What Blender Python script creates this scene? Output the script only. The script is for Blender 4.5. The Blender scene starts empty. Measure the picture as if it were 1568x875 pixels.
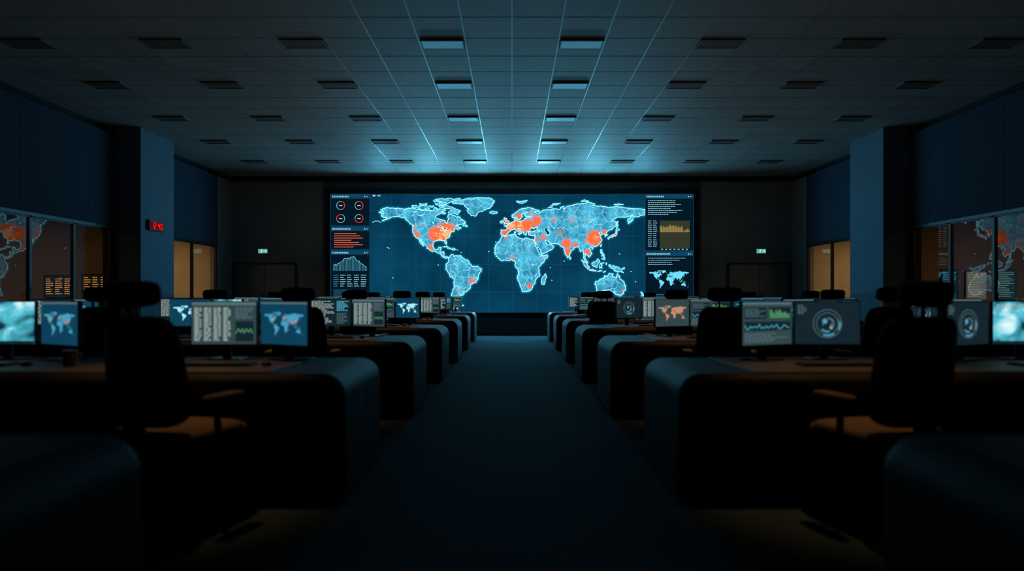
import bpy, math, random
from mathutils import Vector, Matrix
from mathutils.geometry import tessellate_polygon
random.seed(7)
sc = bpy.context.scene
sc.view_settings.view_transform = 'Standard'
sc.view_settings.look = 'None'
sc.view_settings.exposure = 0.0

F = 1045.0; EYE = 1.2; HZ = 452.0
CEIL = 4.78; WX = 8.43; BACK = 20.6; FRONT = -3.0

def lin(c):
    o = []
    for v in c:
        v = v/255.0
        o.append(v/12.92 if v <= .04045 else ((v+.055)/1.055)**2.4)
    return o

# ------------------------------------------------------------ materials
_m = {}
def pm(name, col, rough=.6, metal=0., nscale=0., namt=.15, bump=0., spec=.5):
    if name in _m: return _m[name]
    m = bpy.data.materials.new(name); m.use_nodes = True
    nt = m.node_tree; b = nt.nodes['Principled BSDF']
    c = lin(col)
    b.inputs['Base Color'].default_value = (*c, 1)
    b.inputs['Roughness'].default_value = rough
    b.inputs['Metallic'].default_value = metal
    b.inputs['Specular IOR Level'].default_value = spec
    if nscale:
        tc = nt.nodes.new('ShaderNodeTexCoord')
        n = nt.nodes.new('ShaderNodeTexNoise'); n.inputs['Scale'].default_value = nscale
        n.inputs['Detail'].default_value = 5
        nt.links.new(tc.outputs['Object'], n.inputs['Vector'])
        mr = nt.nodes.new('ShaderNodeMapRange')
        mr.inputs['From Min'].default_value = .3; mr.inputs['From Max'].default_value = .7
        mr.inputs['To Min'].default_value = 1-namt; mr.inputs['To Max'].default_value = 1+namt
        nt.links.new(n.outputs['Fac'], mr.inputs['Value'])
        vm = nt.nodes.new('ShaderNodeVectorMath'); vm.operation = 'SCALE'
        vm.inputs[0].default_value = c
        nt.links.new(mr.outputs['Result'], vm.inputs['Scale'])
        nt.links.new(vm.outputs['Vector'], b.inputs['Base Color'])
        if bump:
            bp = nt.nodes.new('ShaderNodeBump'); bp.inputs['Strength'].default_value = bump
            bp.inputs['Distance'].default_value = .01
            nt.links.new(n.outputs['Fac'], bp.inputs['Height'])
            nt.links.new(bp.outputs['Normal'], b.inputs['Normal'])
    _m[name] = m
    return m

def em(name, col, s=1.0, sample=False):
    if name in _m: return _m[name]
    m = bpy.data.materials.new(name); m.use_nodes = True
    nt = m.node_tree; nt.nodes.clear()
    o = nt.nodes.new('ShaderNodeOutputMaterial'); e = nt.nodes.new('ShaderNodeEmission')
    e.inputs['Color'].default_value = (*lin(col), 1); e.inputs['Strength'].default_value = s
    nt.links.new(e.outputs[0], o.inputs[0])
    if not sample: m.cycles.emission_sampling = 'NONE'
    _m[name] = m
    return m

# ------------------------------------------------------------ mesh builder
class MB:
    def __init__(s): s.v=[]; s.f=[]; s.mi=[]; s.mats=[]; s.sm=[]
    def m(s, mat):
        if mat not in s.mats: s.mats.append(mat)
        return s.mats.index(mat)
    def add(s, vs, fs, mat, smooth=False, M=None):
        o = len(s.v)
        for p in vs:
            p = Vector(p)
            if M is not None: p = M @ p
            s.v.append(tuple(p))
        k = s.m(mat)
        for f in fs:
            s.f.append([i+o for i in f]); s.mi.append(k); s.sm.append(smooth)
    def box(s, x0, x1, y0, y1, z0, z1, mat, M=None):
        if x0>x1: x0,x1=x1,x0
        vs=[(x0,y0,z0),(x1,y0,z0),(x1,y1,z0),(x0,y1,z0),(x0,y0,z1),(x1,y0,z1),(x1,y1,z1),(x0,y1,z1)]
        fs=[(0,3,2,1),(4,5,6,7),(0,1,5,4),(1,2,6,5),(2,3,7,6),(3,0,4,7)]
        s.add(vs,fs,mat,False,M)
    def cbox(s, c, d, mat, M=None):
        s.box(c[0]-d[0]/2,c[0]+d[0]/2,c[1]-d[1]/2,c[1]+d[1]/2,c[2]-d[2]/2,c[2]+d[2]/2,mat,M)
    def cyl(s, p0, p1, r0, r1, mat, n=14, M=None):
        p0=Vector(p0);p1=Vector(p1);d=(p1-p0).normalized()
        a=d.orthogonal().normalized();b=d.cross(a)
        vs=[];fs=[]
        for p,r in((p0,r0),(p1,r1)):
            for i in range(n):
                t=2*math.pi*i/n
                vs.append(p+a*math.cos(t)*r+b*math.sin(t)*r)
        for i in range(n):
            j=(i+1)%n; fs.append((i,j,n+j,n+i))
        s.add(vs,fs,mat,True,M)
        s.add(vs[:n],[tuple(range(n))[::-1]],mat,False,M); s.add(vs[n:],[tuple(range(n))],mat,False,M)
    def sup(s, c, d, mat, e1=.35, e2=.35, bend=0, M=None, taper=0, n=28, k=14):
        def cp(v,e): return math.copysign(abs(v)**e,v)
        vs=[];fs=[]
        for i in range(k+1):
            ph=-math.pi/2+math.pi*i/k
            for j in range(n):
                th=2*math.pi*j/n
                x=cp(math.cos(ph),e1)*cp(math.cos(th),e2)
                y=cp(math.cos(ph),e1)*cp(math.sin(th),e2)
                z=cp(math.sin(ph),e1)
                x*=1+taper*z
                vs.append((c[0]+x*d[0]/2, c[1]+y*d[1]/2+bend*x*x, c[2]+z*d[2]/2))
        for i in range(k):
            for j in range(n):
                j2=(j+1)%n
                fs.append((i*n+j,i*n+j2,(i+1)*n+j2,(i+1)*n+j))
        s.add(vs,fs,mat,True,M)
    def mesh(s, name):
        me=bpy.data.meshes.new(name)
        me.from_pydata(s.v,[],s.f)
        for m in s.mats: me.materials.append(m)
        me.polygons.foreach_set('material_index',s.mi)
        me.polygons.foreach_set('use_smooth',s.sm)
        me.update()
        return me
    def obj(s, name, loc=(0,0,0), rz=0, parent=None, bevel=0, seg=3):
        return place(s.mesh(name), name, loc, rz, parent, bevel, seg)

def place(me, name, loc=(0,0,0), rz=0, parent=None, bevel=0, seg=3):
    o=bpy.data.objects.new(name,me); sc.collection.objects.link(o)
    o.location=loc; o.rotation_euler=(0,0,rz)
    if parent: o.parent=parent
    if bevel:
        b=o.modifiers.new('bevel','BEVEL'); b.width=bevel; b.segments=seg
        b.limit_method='ANGLE'; b.angle_limit=math.radians(40)
    return o
def empty(name, loc=(0,0,0)):
    e=bpy.data.objects.new(name,None); sc.collection.objects.link(e); e.location=loc
    e.empty_display_size=.2
    return e

# ------------------------------------------------------------ 2-D screen canvas
class Canvas:
    """maps canvas units (x right, y down) to a flat panel facing -Y"""
    def __init__(s, mb, cx, cy, sc_, org=(0,0,0), dl=.003):
        s.mb=mb;s.cx=cx;s.cy=cy;s.s=sc_;s.o=org;s.dl=dl
    def P(s,x,y,l): return (s.o[0]+(x-s.cx)*s.s, s.o[1]-l*s.dl, s.o[2]-(y-s.cy)*s.s)
    def poly(s,pts,mat,l):
        s.mb.add([s.P(x,y,l) for x,y in pts],[tuple(range(len(pts)))],mat)
    def rect(s,x0,y0,x1,y1,mat,l=1):
        s.poly([(x0,y1),(x1,y1),(x1,y0),(x0,y0)],mat,l)
    def line(s,p,q,w,mat,l=2):
        dx=q[0]-p[0];dy=q[1]-p[1];L=math.hypot(dx,dy)
        if L<1e-6:return
        nx=-dy/L*w/2;ny=dx/L*w/2; ex=dx/L*w*.3; ey=dy/L*w*.3
        s.poly([(p[0]+nx-ex,p[1]+ny-ey),(q[0]+nx+ex,q[1]+ny+ey),(q[0]-nx+ex,q[1]-ny+ey),(p[0]-nx-ex,p[1]-ny-ey)],mat,l)
    def pl(s,pts,w,mat,l=2,closed=False):
        for a,b in zip(pts,pts[1:]+([pts[0]] if closed else [])): s.line(a,b,w,mat,l)
    def frame(s,x0,y0,x1,y1,w,mat,l=2): s.pl([(x0,y0),(x1,y0),(x1,y1),(x0,y1)],w,mat,l,True)
    def ring(s,cx,cy,r,w,mat,l=2,a0=0,a1=360,n=28):
        vs=[];fs=[]
        for i in range(n+1):
            a=math.radians(a0+(a1-a0)*i/n)
            for rr in(r-w/2,r+w/2):
                vs.append(s.P(cx+rr*math.sin(a),cy-rr*math.cos(a),l))
        for i in range(n): fs.append((2*i,2*i+1,2*i+3,2*i+2))
        s.mb.add(vs,fs,mat)
    def disc(s,cx,cy,r,mat,l=2,n=24,ry=None):
        ry=ry or r
        s.poly([(cx+r*math.cos(2*math.pi*i/n),cy+ry*math.sin(2*math.pi*i/n)) for i in range(n)],mat,l)
    def text(s,x0,y0,x1,y1,n,mat,l=2,h=.55,fill=.8,word=6):
        dy=(y1-y0)/n
        for i in range(n):
            x=x0; end=x0+(x1-x0)*random.uniform(fill*.6,1)
            while x<end:
                w=random.uniform(.4,1)*word
                s.rect(x,y0+i*dy,min(x+w,x1),y0+i*dy+dy*h,mat,l)
                x+=w+word*.22

# ------------------------------------------------------------ world map data (lon, lat)
LAND = {
'namerica':[(-168,65.6),(-162,66.5),(-166,68.3),(-162,70),(-156.5,71.3),(-150,70.5),(-141,69.7),(-135,69),(-128,70.2),(-121,69.8),(-115,68.2),(-109,68),(-102,67.8),(-97,67.5),(-95.5,71.5),(-92,69.5),(-86,69),(-82,69.5),(-82,67.5),(-86,66.3),(-88,64),(-94,61),(-94.5,58.8),(-92.5,57),(-87,56),(-82.3,55),(-82,52.9),(-80,51.3),(-79,52),(-79,54.5),(-77,57),(-78.5,59),(-77.5,62.3),(-73,62.2),(-70,61),(-66,58.8),(-64.5,60.2),(-61.5,57),(-58,54.8),(-55.7,52.5),(-60,50.2),(-66,50.2),(-69,48),(-65,49),(-64.5,46.5),(-61,45.6),(-65.5,43.6),(-67,45),(-70.5,43.2),(-70,41.7),(-74,40.6),(-75.5,38),(-76,35.2),(-81,31.7),(-80.2,27),(-80.4,25.2),(-81.8,26),(-83,29.5),(-85,29.7),(-89.5,30.2),(-94,29.5),(-97.3,27.5),(-97.8,22.5),(-96,19),(-94,18.2),(-91,18.7),(-90.3,21),(-87,21.5),(-88,18),(-88.7,15.8),(-84,15.8),(-83.3,14),(-83.7,11),(-81.5,9),(-79.5,9.5),(-77.5,8.6),(-78.5,8),(-80.5,7.4),(-83,8.3),(-85.7,10),(-87.6,13),(-92,14.5),(-94.5,16.2),(-98.5,16.4),(-102,18),(-105.5,20),(-105.5,22.5),(-109,25.8),(-112,29),(-114.5,31.6),(-113.4,29),(-111,26),(-109.5,23),(-112,24.7),(-115,28),(-117,32.5),(-120.5,34.5),(-122.5,37.5),(-124.3,40.4),(-124,46.2),(-124.5,48.4),(-122.5,48),(-125,50),(-128,51.5),(-130.5,54.5),(-134,58),(-137.5,58.8),(-142,60),(-148,60),(-151.5,59.5),(-154,58),(-158,56.3),(-164,54.7),(-161,56),(-157.5,58.5),(-162,58.8),(-165,61),(-164.5,63.2),(-161,64.5),(-166,64.5)],
'baffin':[(-80,73.7),(-72,71.5),(-67,69),(-62,66.8),(-65,65),(-66,62),(-72,64),(-78,65),(-73,67.5),(-78,70),(-88,71),(-90,73),(-82,73.5)],
'victoria':[(-117,73),(-105,73),(-102,69.5),(-110,68.9),(-117,70)],
'ellesmere':[(-90,76.7),(-80,76.5),(-75,78.5),(-62,82.3),(-75,83),(-90,81.8),(-95,80.5),(-86,79)],
'banks':[(-125,74),(-120,74.3),(-118.5,72.5),(-124,71.2)],
'devon':[(-95,76),(-80,75.6),(-82,74.6),(-92,74.7)],
'pow':[(-102,73.7),(-97,73.7),(-97.5,72),(-101,72)],
'melv':[(-115,76.3),(-106,76.5),(-106,75),(-115,74.8)],
'axel':[(-97,80),(-90,79.5),(-90,78.2),(-96,78.4)],
'southa':[(-87,65.8),(-81,64),(-86,63.5)],
'newf':[(-59.3,48),(-56,51.5),(-53,48.5),(-53.5,46.8)],
'greenland':[(-73,78.3),(-66,80.8),(-55,82.3),(-35,83.6),(-22,82.5),(-18,80),(-20,76),(-22,72.5),(-25,70),(-32,68),(-38,65.7),(-43,60.3),(-48,61),(-52,65),(-53.5,68),(-51,70),(-55,72),(-58,75.5),(-68,76)],
'cuba':[(-85,22),(-80,23),(-74.2,20.2),(-77.5,19.9),(-80,21.8)],
'hisp':[(-74.4,18.5),(-72,20),(-68.4,18.7),(-71,17.8)],
'iceland':[(-24,65.5),(-22,66.4),(-15,66),(-14,64.8),(-19,63.4),(-22.5,64)],
'samerica':[(-77.5,8.6),(-75,10.8),(-71.5,12.3),(-71.5,10),(-68,11),(-62,10.7),(-60,8.4),(-57,6),(-52,4.5),(-50,0.5),(-48,-1),(-44,-2.5),(-39,-3),(-35.2,-5.5),(-34.9,-8),(-37.5,-12),(-39,-15),(-39.7,-19.5),(-41.5,-22.3),(-45,-23.5),(-48.5,-26),(-49,-29),(-52.5,-33),(-54.8,-34.8),(-58,-34),(-57,-36.7),(-59,-38.8),(-62.2,-39),(-63.8,-42),(-65.5,-43.5),(-66,-46.5),(-68.5,-49.5),(-68.6,-52.5),(-65.5,-55),(-70,-55.2),(-74.5,-51.5),(-75.4,-47),(-73,-42),(-73.5,-38),(-71.6,-32),(-70.4,-24),(-70.3,-18.3),(-76,-14),(-79,-8),(-81.2,-5.5),(-80,-3),(-80.8,-1),(-79,1.5),(-77.3,4),(-77.8,7)],
'africa':[(-6,35.8),(-2,35.2),(3,36.8),(10,37.2),(11,34),(15,32.4),(20,31),(22,32.8),(29,31),(32.3,31.2),(34,28),(35.5,24),(37.2,20),(39.5,15.5),(43,11.8),(48,11.2),(51.2,11.8),(50,7.5),(46,2.5),(42,-1.2),(39.3,-5),(40.5,-11),(40.5,-15),(36,-19),(35.3,-23.5),(32.8,-26),(31,-30),(27,-33.6),(22,-34.2),(18.4,-34),(17,-29.5),(14.5,-22.7),(11.8,-17.5),(13.5,-12),(13,-8),(12,-5),(9,-1),(9.7,3.5),(7,4.3),(4.5,6.3),(-2,4.8),(-7.5,4.4),(-11,6.8),(-13.3,9),(-16.8,12.5),(-17.4,14.7),(-16.3,18),(-17,21),(-14.5,26),(-10,30),(-9.5,32)],
'madag':[(49.3,-12),(50.4,-15.5),(47.5,-24.8),(44,-25),(43.3,-22),(44.4,-17)],
'eurasia':[(-5.6,36),(-9,37),(-9.3,39),(-9,43.2),(-2,43.5),(-1.2,46),(-4.6,48.3),(-1.5,48.7),(2,51),(4.5,52.5),(8.3,53.8),(8.3,57),(10.6,57.7),(10,55),(12,54.2),(18.5,54.7),(21,55.5),(21.5,57.5),(24.3,57.2),(23.5,59.2),(30,59.7),(23,60.2),(21.3,61),(22,63.5),(25.3,65),(22,65.8),(17.5,62),(18.8,60),(16.5,57),(14.3,55.5),(12.8,56),(11,59),(7,58),(5,60.5),(6,62.5),(12,66),(16,69),(22,70.3),(28,71),(31,70.3),(41,67),(40,66.2),(34,66.7),(37.5,64),(40.5,64.6),(44,66.2),(46,68.2),(54,68.5),(60.5,69.5),(67,68.8),(68.5,71.5),(72.5,72.8),(73,68.5),(76,72),(81,73.5),(87,75),(98,76.2),(104,77.7),(113,75.8),(110,73.8),(119,73),(128,72),(130,70.9),(140,72.5),(150,71.5),(160,69.8),(170,69.7),(178,68.8),(178.5,62.5),(170,60),(163.5,59.8),(162.5,56),(156.8,51.2),(156,57),(163,61.8),(155,59.3),(143,59.3),(135.5,54.8),(141,53),(140.3,48),(135,43.5),(131,42.8),(127.7,39.7),(129.4,36.5),(126.5,34.5),(126.2,37.5),(121.5,39),(121.5,40.7),(118,39),(122,37.2),(119.3,35),(121.8,31.5),(121,28),(117,23.7),(110.5,21),(108,21.7),(106,19),(109,13),(106.8,10.5),(105,9),(104.8,10.5),(100.5,13.4),(100,9),(103.4,3),(103.8,1.4),(101,3),(98.3,8),(98.5,13),(97,17),(94.3,16),(92,21.5),(89,22),(87,21),(82.3,16.7),(80,13),(79.8,10.2),(77.6,8.1),(75,12),(73,17.5),(72.5,21),(69,22.3),(66.5,25.3),(57.5,25.7),(54,26.6),(50.5,30),(48,30),(50.2,26.5),(51.5,24.3),(56.2,25.4),(59.7,22.4),(55,17.5),(45,12.8),(43,13.2),(42.5,16.5),(39,21.5),(35,28),(34.3,31),(36,36.2),(30.5,36.4),(27,37),(26.3,39.8),(29,41.1),(35,42),(41.5,41.5),(37,45),(39,47),(35,46),(33.5,44.5),(31,46.6),(28.7,44),(28,41.7),(26,40.8),(23.5,40.3),(24,38),(22.8,36.5),(21,38),(19.4,41.8),(14,45),(12.4,45.3),(13.6,43.5),(18.4,40),(16.8,38.4),(15.7,38),(15.5,40),(11,42.3),(8.8,44.4),(4,43.4),(3,41.8),(-0.3,39.3),(-2,36.8)],
'uk':[(-5.5,50),(1.3,51.2),(1.5,52.8),(-1.5,55),(-2,57.6),(-5,58.5),(-5.5,56),(-3,54),(-5,52)],
'ireland':[(-10,52),(-6.3,52.2),(-6,54.5),(-8,55.2),(-10,54)],
'sicily':[(12.5,38),(15.5,38.2),(15,36.8)],'sard':[(8.3,41),(9.7,41),(9.5,39.2),(8.4,39)],
'honshu':[(131,34),(135.5,33.6),(140,35.2),(141.9,39.5),(141,41.4),(139.5,38.5),(136.7,37),(133,35.5)],
'hokk':[(140,41.8),(143,42),(145.3,43.3),(141.8,45.3)],'kyu':[(130,33.5),(131.8,33),(131,31.2),(130,32)],
'sakh':[(142,46),(143.3,49),(143,54.3),(142,51)],'taiwan':[(120.2,23),(121.5,25.2),(121,22)],
'hainan':[(108.7,19.5),(111,20),(109.5,18.3)],
'luzon':[(120.2,16),(120.7,18.5),(122.2,18.3),(121.6,15),(124,12.8),(120.6,14)],
'mind':[(122,7),(125.5,9.7),(126.3,7),(125.4,5.7)],'vis':[(122,11.5),(125,12.3),(125,10.3),(122.5,10)],
'borneo':[(109,1.5),(113,3.2),(117,7),(119,5),(117.5,1),(116,-3.8),(111,-3),(109.3,-0.5)],
'sumatra':[(95.3,5.6),(98,4),(103.5,-1),(106,-3),(105.5,-5.8),(102,-4),(98.5,1.5)],
'java':[(105.3,-6.8),(108,-6.5),(114.5,-7.4),(114.3,-8.7),(108,-7.9)],
'sulaw':[(119.5,-5.4),(119,-2),(120,1),(125,1.6),(121,0.3),(123,-1),(121.5,-2.5),(122.5,-5),(120.7,-3)],
'timor':[(124,-10.2),(127,-8.3),(125,-9.2)],'flores':[(116,-8.5),(122.5,-8.3),(119,-9)],
'halm':[(127.5,1.8),(128.6,.6),(127.9,-.8)],
'ng':[(131,-0.8),(134,-0.8),(135,-3.3),(138,-1.7),(145,-4.5),(147.8,-6.2),(150.5,-10.5),(146,-8.8),(143,-9.2),(138,-8.2),(137.5,-5.5),(133,-4)],
'nb':[(148.5,-5.8),(152,-4.2),(151,-6)],
'aus':[(114,-22),(113.7,-26),(115.7,-32),(115.2,-34.3),(118,-35),(124,-33),(129,-31.7),(134,-33),(137.2,-35.5),(138.1,-33.4),(140,-37.8),(144.5,-38.4),(147,-39),(150,-37.4),(153,-31.5),(153.3,-27),(150.5,-23),(146.3,-19),(145.3,-15),(142.5,-10.8),(141.5,-14),(140.8,-17.5),(135.5,-15),(136.8,-12),(132,-11.3),(129.5,-15),(126,-14),(122.3,-17.8),(118.5,-20.3)],
'tas':[(144.8,-41),(148.3,-41),(147,-43.6)],
'nzn':[(173,-34.5),(176,-37.6),(176.4,-39.5),(175.3,-41.5),(173.8,-39.3),(174.5,-37)],
'nzs':[(172.8,-40.6),(174.2,-41.8),(170.8,-45.9),(168.4,-46.6),(166.6,-45.8)],
'sril':[(80,9.5),(81.8,7.5),(80.3,6)],
'nz':[(52,71),(57,70.7),(57,73.5),(68,76.8),(58,75.8)],
'sval':[(11,79.5),(25,80.2),(20,77.2),(15,76.8)],
'sevz':[(95,79),(105,79),(100,81)],'nsib':[(138,75),(150,75),(145,76)],
'fal':[(-61,-51.5),(-58,-51.5),(-59,-52.3)],
}
LAKES = {'caspian':[(47,45),(51,47),(53,45),(50.5,44),(54,40),(54,37),(50,37.3),(49.5,40),(47.5,42.5)],
'superior':[(-92,46.8),(-88,48.5),(-84.7,46.6),(-88,46.7)],'mich':[(-87.8,42),(-87.5,44.5),(-85,45.8),(-86.3,43),(-86.8,41.8)],
'huron':[(-84,46),(-80,45.3),(-82,43.3),(-83.5,44)],'erie':[(-83,41.6),(-79,42.8),(-81,41.8)],
'bear':[(-123,66.5),(-119,66.5),(-121,65.3)],'slave':[(-116,61),(-109,62.6),(-113,61)],'winn':[(-98.5,53.5),(-96.5,51),(-98,51.2)],
'vict':[(32,0),(34,0),(33,-2.5)],'aral':[(58.5,46),(61,46),(59.5,44)],'baikal':[(104,51.6),(108.5,53),(110,55.5),(106,52.5)]}

def fract(pts, lv, amp, rnd):
    for _ in range(lv):
        out=[]
        n=len(pts)
        for i in range(n):
            a=pts[i];b=pts[(i+1)%n]
            dx=b[0]-a[0];dy=b[1]-a[1];L=math.hypot(dx,dy)
            out.append(a)
            if L>1.2:
                o=rnd.uniform(-amp,amp)*min(1,5/L)
                out.append(((a[0]+b[0])/2-dy*o,(a[1]+b[1])/2+dx*o))
        pts=out
    return pts
def tess(pts):
    return tessellate_polygon([[Vector((p[0],p[1],0)) for p in pts]])
def area(pts): return abs(sum(a[0]*b[1]-b[0]*a[1] for a,b in zip(pts,pts[1:]+pts[:1])))/2
def crosses(q):
    n=len(q)
    def o(a,b,c): return (b[0]-a[0])*(c[1]-a[1])-(b[1]-a[1])*(c[0]-a[0])
    for i in range(n):
        a,b=q[i],q[(i+1)%n]
        for j in range(i+2,n):
            if i==0 and j==n-1: continue
            c,d=q[j],q[(j+1)%n]
            if max(a[0],b[0])<min(c[0],d[0]) or max(c[0],d[0])<min(a[0],b[0]): continue
            if max(a[1],b[1])<min(c[1],d[1]) or max(c[1],d[1])<min(a[1],b[1]): continue
            if o(a,b,c)*o(a,b,d)<0 and o(c,d,a)*o(c,d,b)<0: return True
    return False
def safe_fract(pts,lv,amp,rnd):
    """jagged coastline that is guaranteed not to cross itself"""
    for t in range(30):
        q=fract(pts,lv,amp,rnd)
        if not crosses(q):
            tr=tess(q); s=sum(area([q[i] for i in f]) for f in tr)
            if abs(s-area(q))<.02*area(q)+.01: return q,tr
        amp*=.88
    return pts,tess(pts)

# ============================================================ VIDEO WALL
SY=20.33
SP=SY/F
wall_disp=empty('video_wall_display',(0,SY,EYE))
def bx(u): return (u-784)*SP
def bz(v): return EYE+(HZ-v)*SP

mb=MB()
fr=pm('bezel_black',(14,16,18),.35,nscale=30,namt=.1)
x0,x1,zt,zb=bx(498),bx(1070),bz(289),bz(487)
c0,c1,ct,cb=bx(506),bx(1062),bz(297),bz(479)
H=EYE
mb.box(x0,x1,.02,BACK-SY-.01,zb-H,zt-H,fr)
mb.box(x0,c0,-.05,.02,zb-H,zt-H,fr); mb.box(c1,x1,-.05,.02,zb-H,zt-H,fr)
mb.box(c0,c1,-.05,.02,ct-H,zt-H,fr); mb.box(c0,c1,-.05,.02,zb-H,cb-H,fr)
mb.obj('frame',parent=wall_disp,bevel=.012,seg=2)

def sea_mat():
    m=bpy.data.materials.new('screen_ocean'); m.use_nodes=True; nt=m.node_tree; nt.nodes.clear()
    o=nt.nodes.new('ShaderNodeOutputMaterial'); e=nt.nodes.new('ShaderNodeEmission')
    tc=nt.nodes.new('ShaderNodeTexCoord'); n=nt.nodes.new('ShaderNodeTexNoise'); n.inputs['Scale'].default_value=.7
    n.inputs['Detail'].default_value=3
    r=nt.nodes.new('ShaderNodeValToRGB')
    r.color_ramp.elements[0].position=.3; r.color_ramp.elements[0].color=(*lin((4,48,73)),1)
    r.color_ramp.elements[1].position=.7; r.color_ramp.elements[1].color=(*lin((9,70,99)),1)
    nt.links.new(tc.outputs['Object'],n.inputs['Vector']); nt.links.new(n.outputs['Fac'],r.inputs[0])
    nt.links.new(r.outputs[0],e.inputs[0]); nt.links.new(e.outputs[0],o.inputs[0]); e.inputs[1].default_value=1
    return m
SEA=sea_mat()
def mpx(lon,lat): return (778+1.175*lon, 405-1.22*lat)
HOT=[(-82,39,13,1.2),(-94,38,10,.9),(-88,33,9,.95),(-76,41,7,1.05),(-120,37,5,.75),(-122,47,3,.5),(-100,21,5,.6),(-114,50,3,.35),(-70,46,4,.5),
     (4,49,11,1.2),(16,49,10,1.05),(-3,41,6,.75),(28,48,9,.75),(37,55,7,.75),(0,53,6,.9),(12,43,5,.8),(15,60,5,.6),
     (76,26,7,.75),(78,15,5,.7),(88,24,4,.6),(113,33,10,.95),(118,28,8,.8),(126,37,6,.9),(137,36,6,.95),(104,30,5,.5),
     (103,15,5,.55),(-47,-21,6,.45),(28,-27,4,.55),(6,8,5,.35),(46,34,5,.45),(35,31,5,.5),(60,56,6,.3),(83,56,6,.28),(105,-3,5,.35),(110,-7,5,.55),
     (-3,33,4,.3),(68,40,5,.35),(105,55,4,.25),(30,64,4,.35),(150,-34,4,.3),(140,64,4,.2),(-65,-33,4,.25),(45,10,4,.25)]
def land_mat():
    m=bpy.data.materials.new('screen_land'); m.use_nodes=True; nt=m.node_tree; nt.nodes.clear(); N=nt.nodes.new; L=nt.links.new
    m.cycles.emission_sampling='NONE'
    o=N('ShaderNodeOutputMaterial'); e=N('ShaderNodeEmission'); tc=N('ShaderNodeTexCoord')
    v=N('ShaderNodeTexVoronoi'); v.feature='DISTANCE_TO_EDGE'; v.inputs['Scale'].default_value=4.2
    n0=N('ShaderNodeTexNoise'); n0.inputs['Scale'].default_value=4; n0.inputs['Detail'].default_value=9; n0.inputs['Roughness'].default_value=.6
    vm=N('ShaderNodeVectorMath'); vm.operation='MULTIPLY_ADD'; vm.inputs[1].default_value=(.34,.34,.34)
    L(tc.outputs['Object'],n0.inputs['Vector']); L(n0.outputs['Color'],vm.inputs[0]); L(tc.outputs['Object'],vm.inputs[2])
    L(vm.outputs[0],v.inputs['Vector'])
    lr=N('ShaderNodeMapRange'); lr.inputs['From Min'].default_value=.01; lr.inputs['From Max'].default_value=.05
    lr.inputs['To Min'].default_value=1; lr.inputs['To Max'].default_value=0
    L(v.outputs['Distance'],lr.inputs['Value'])
    n1=N('ShaderNodeTexNoise'); n1.inputs['Scale'].default_value=2.4; n1.inputs['Detail'].default_value=12; n1.inputs['Roughness'].default_value=.72
    L(tc.outputs['Object'],n1.inputs['Vector'])
    br=N('ShaderNodeValToRGB'); br.color_ramp.elements[0].position=.34; br.color_ramp.elements[0].color=(*lin((15,90,128)),1)
    br.color_ramp.elements[1].position=.66; br.color_ramp.elements[1].color=(*lin((84,194,226)),1)
    L(n1.outputs['Fac'],br.inputs[0])
    mx=N('ShaderNodeMix'); mx.data_type='RGBA'; mx.inputs[7].default_value=(*lin((140,228,246)),1)
    ml=N('ShaderNodeMath'); ml.operation='MULTIPLY'; ml.inputs[1].default_value=.6
    L(lr.outputs[0],ml.inputs[0]); L(ml.outputs[0],mx.inputs[0]); L(br.outputs[0],mx.inputs[6])
    acc=None
    for lon,lat,rad,it in HOT:
        u,w=mpx(lon,lat)
        d=N('ShaderNodeVectorMath'); d.operation='DISTANCE'; d.inputs[1].default_value=(bx(u),0,bz(w)-H)
        L(tc.outputs['Object'],d.inputs[0])
        r=N('ShaderNodeMapRange'); r.interpolation_type='SMOOTHSTEP'
        r.inputs['From Min'].default_value=0; r.inputs['From Max'].default_value=rad*1.35*SP*1.4
        r.inputs['To Min'].default_value=it; r.inputs['To Max'].default_value=0
        L(d.outputs['Value'],r.inputs['Value'])
        if acc is None: acc=r.outputs[0]
        else:
            a=N('ShaderNodeMath'); a.operation='MAXIMUM'; L(acc,a.inputs[0]); L(r.outputs[0],a.inputs[1]); acc=a.outputs[0]
    n2=N('ShaderNodeTexNoise'); n2.inputs['Scale'].default_value=13; n2.inputs['Detail'].default_value=8; n2.inputs['Roughness'].default_value=.75
    L(tc.outputs['Object'],n2.inputs['Vector'])
    r2=N('ShaderNodeMapRange'); r2.inputs['From Min'].default_value=.38; r2.inputs['From Max'].default_value=.62
    r2.inputs['To Min'].default_value=.62; r2.inputs['To Max'].default_value=1.25
    L(n2.outputs['Fac'],r2.inputs['Value'])
    mm=N('ShaderNodeMath'); mm.operation='MULTIPLY'; L(acc,mm.inputs[0]); L(r2.outputs[0],mm.inputs[1])
    hc=N('ShaderNodeValToRGB'); cr=hc.color_ramp
    cr.elements[0].position=.12; cr.elements[0].color=(*lin((170,140,145)),1)
    cr.elements[1].position=1; cr.elements[1].color=(*lin((255,176,128)),1)
    k=cr.elements.new(.36); k.color=(*lin((228,108,76)),1)
    k=cr.elements.new(.74); k.color=(*lin((252,96,46)),1)
    L(mm.outputs[0],hc.inputs[0])
    ha=N('ShaderNodeMapRange'); ha.inputs['From Min'].default_value=.08; ha.inputs['From Max'].default_value=.42
    L(mm.outputs[0],ha.inputs['Value'])
    fx=N('ShaderNodeMix'); fx.data_type='RGBA'
    L(ha.outputs[0],fx.inputs[0]); L(mx.outputs[2],fx.inputs[6]); L(hc.outputs[0],fx.inputs[7])
    L(fx.outputs[2],e.inputs[0]); e.inputs[1].default_value=1.25
    L(e.outputs[0],o.inputs[0])
    return m
LANDM=land_mat()
COAST=em('screen_coast',(130,232,250),2.2)
HALO=em('screen_halo',(13,82,113),1.0)  # bloom painted as dim ribbons along the coastlines
HALO1=em('screen_halo_mid',(22,104,137),1.0)
HALO2=em('screen_halo_inner',(42,142,176),1.0)
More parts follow.
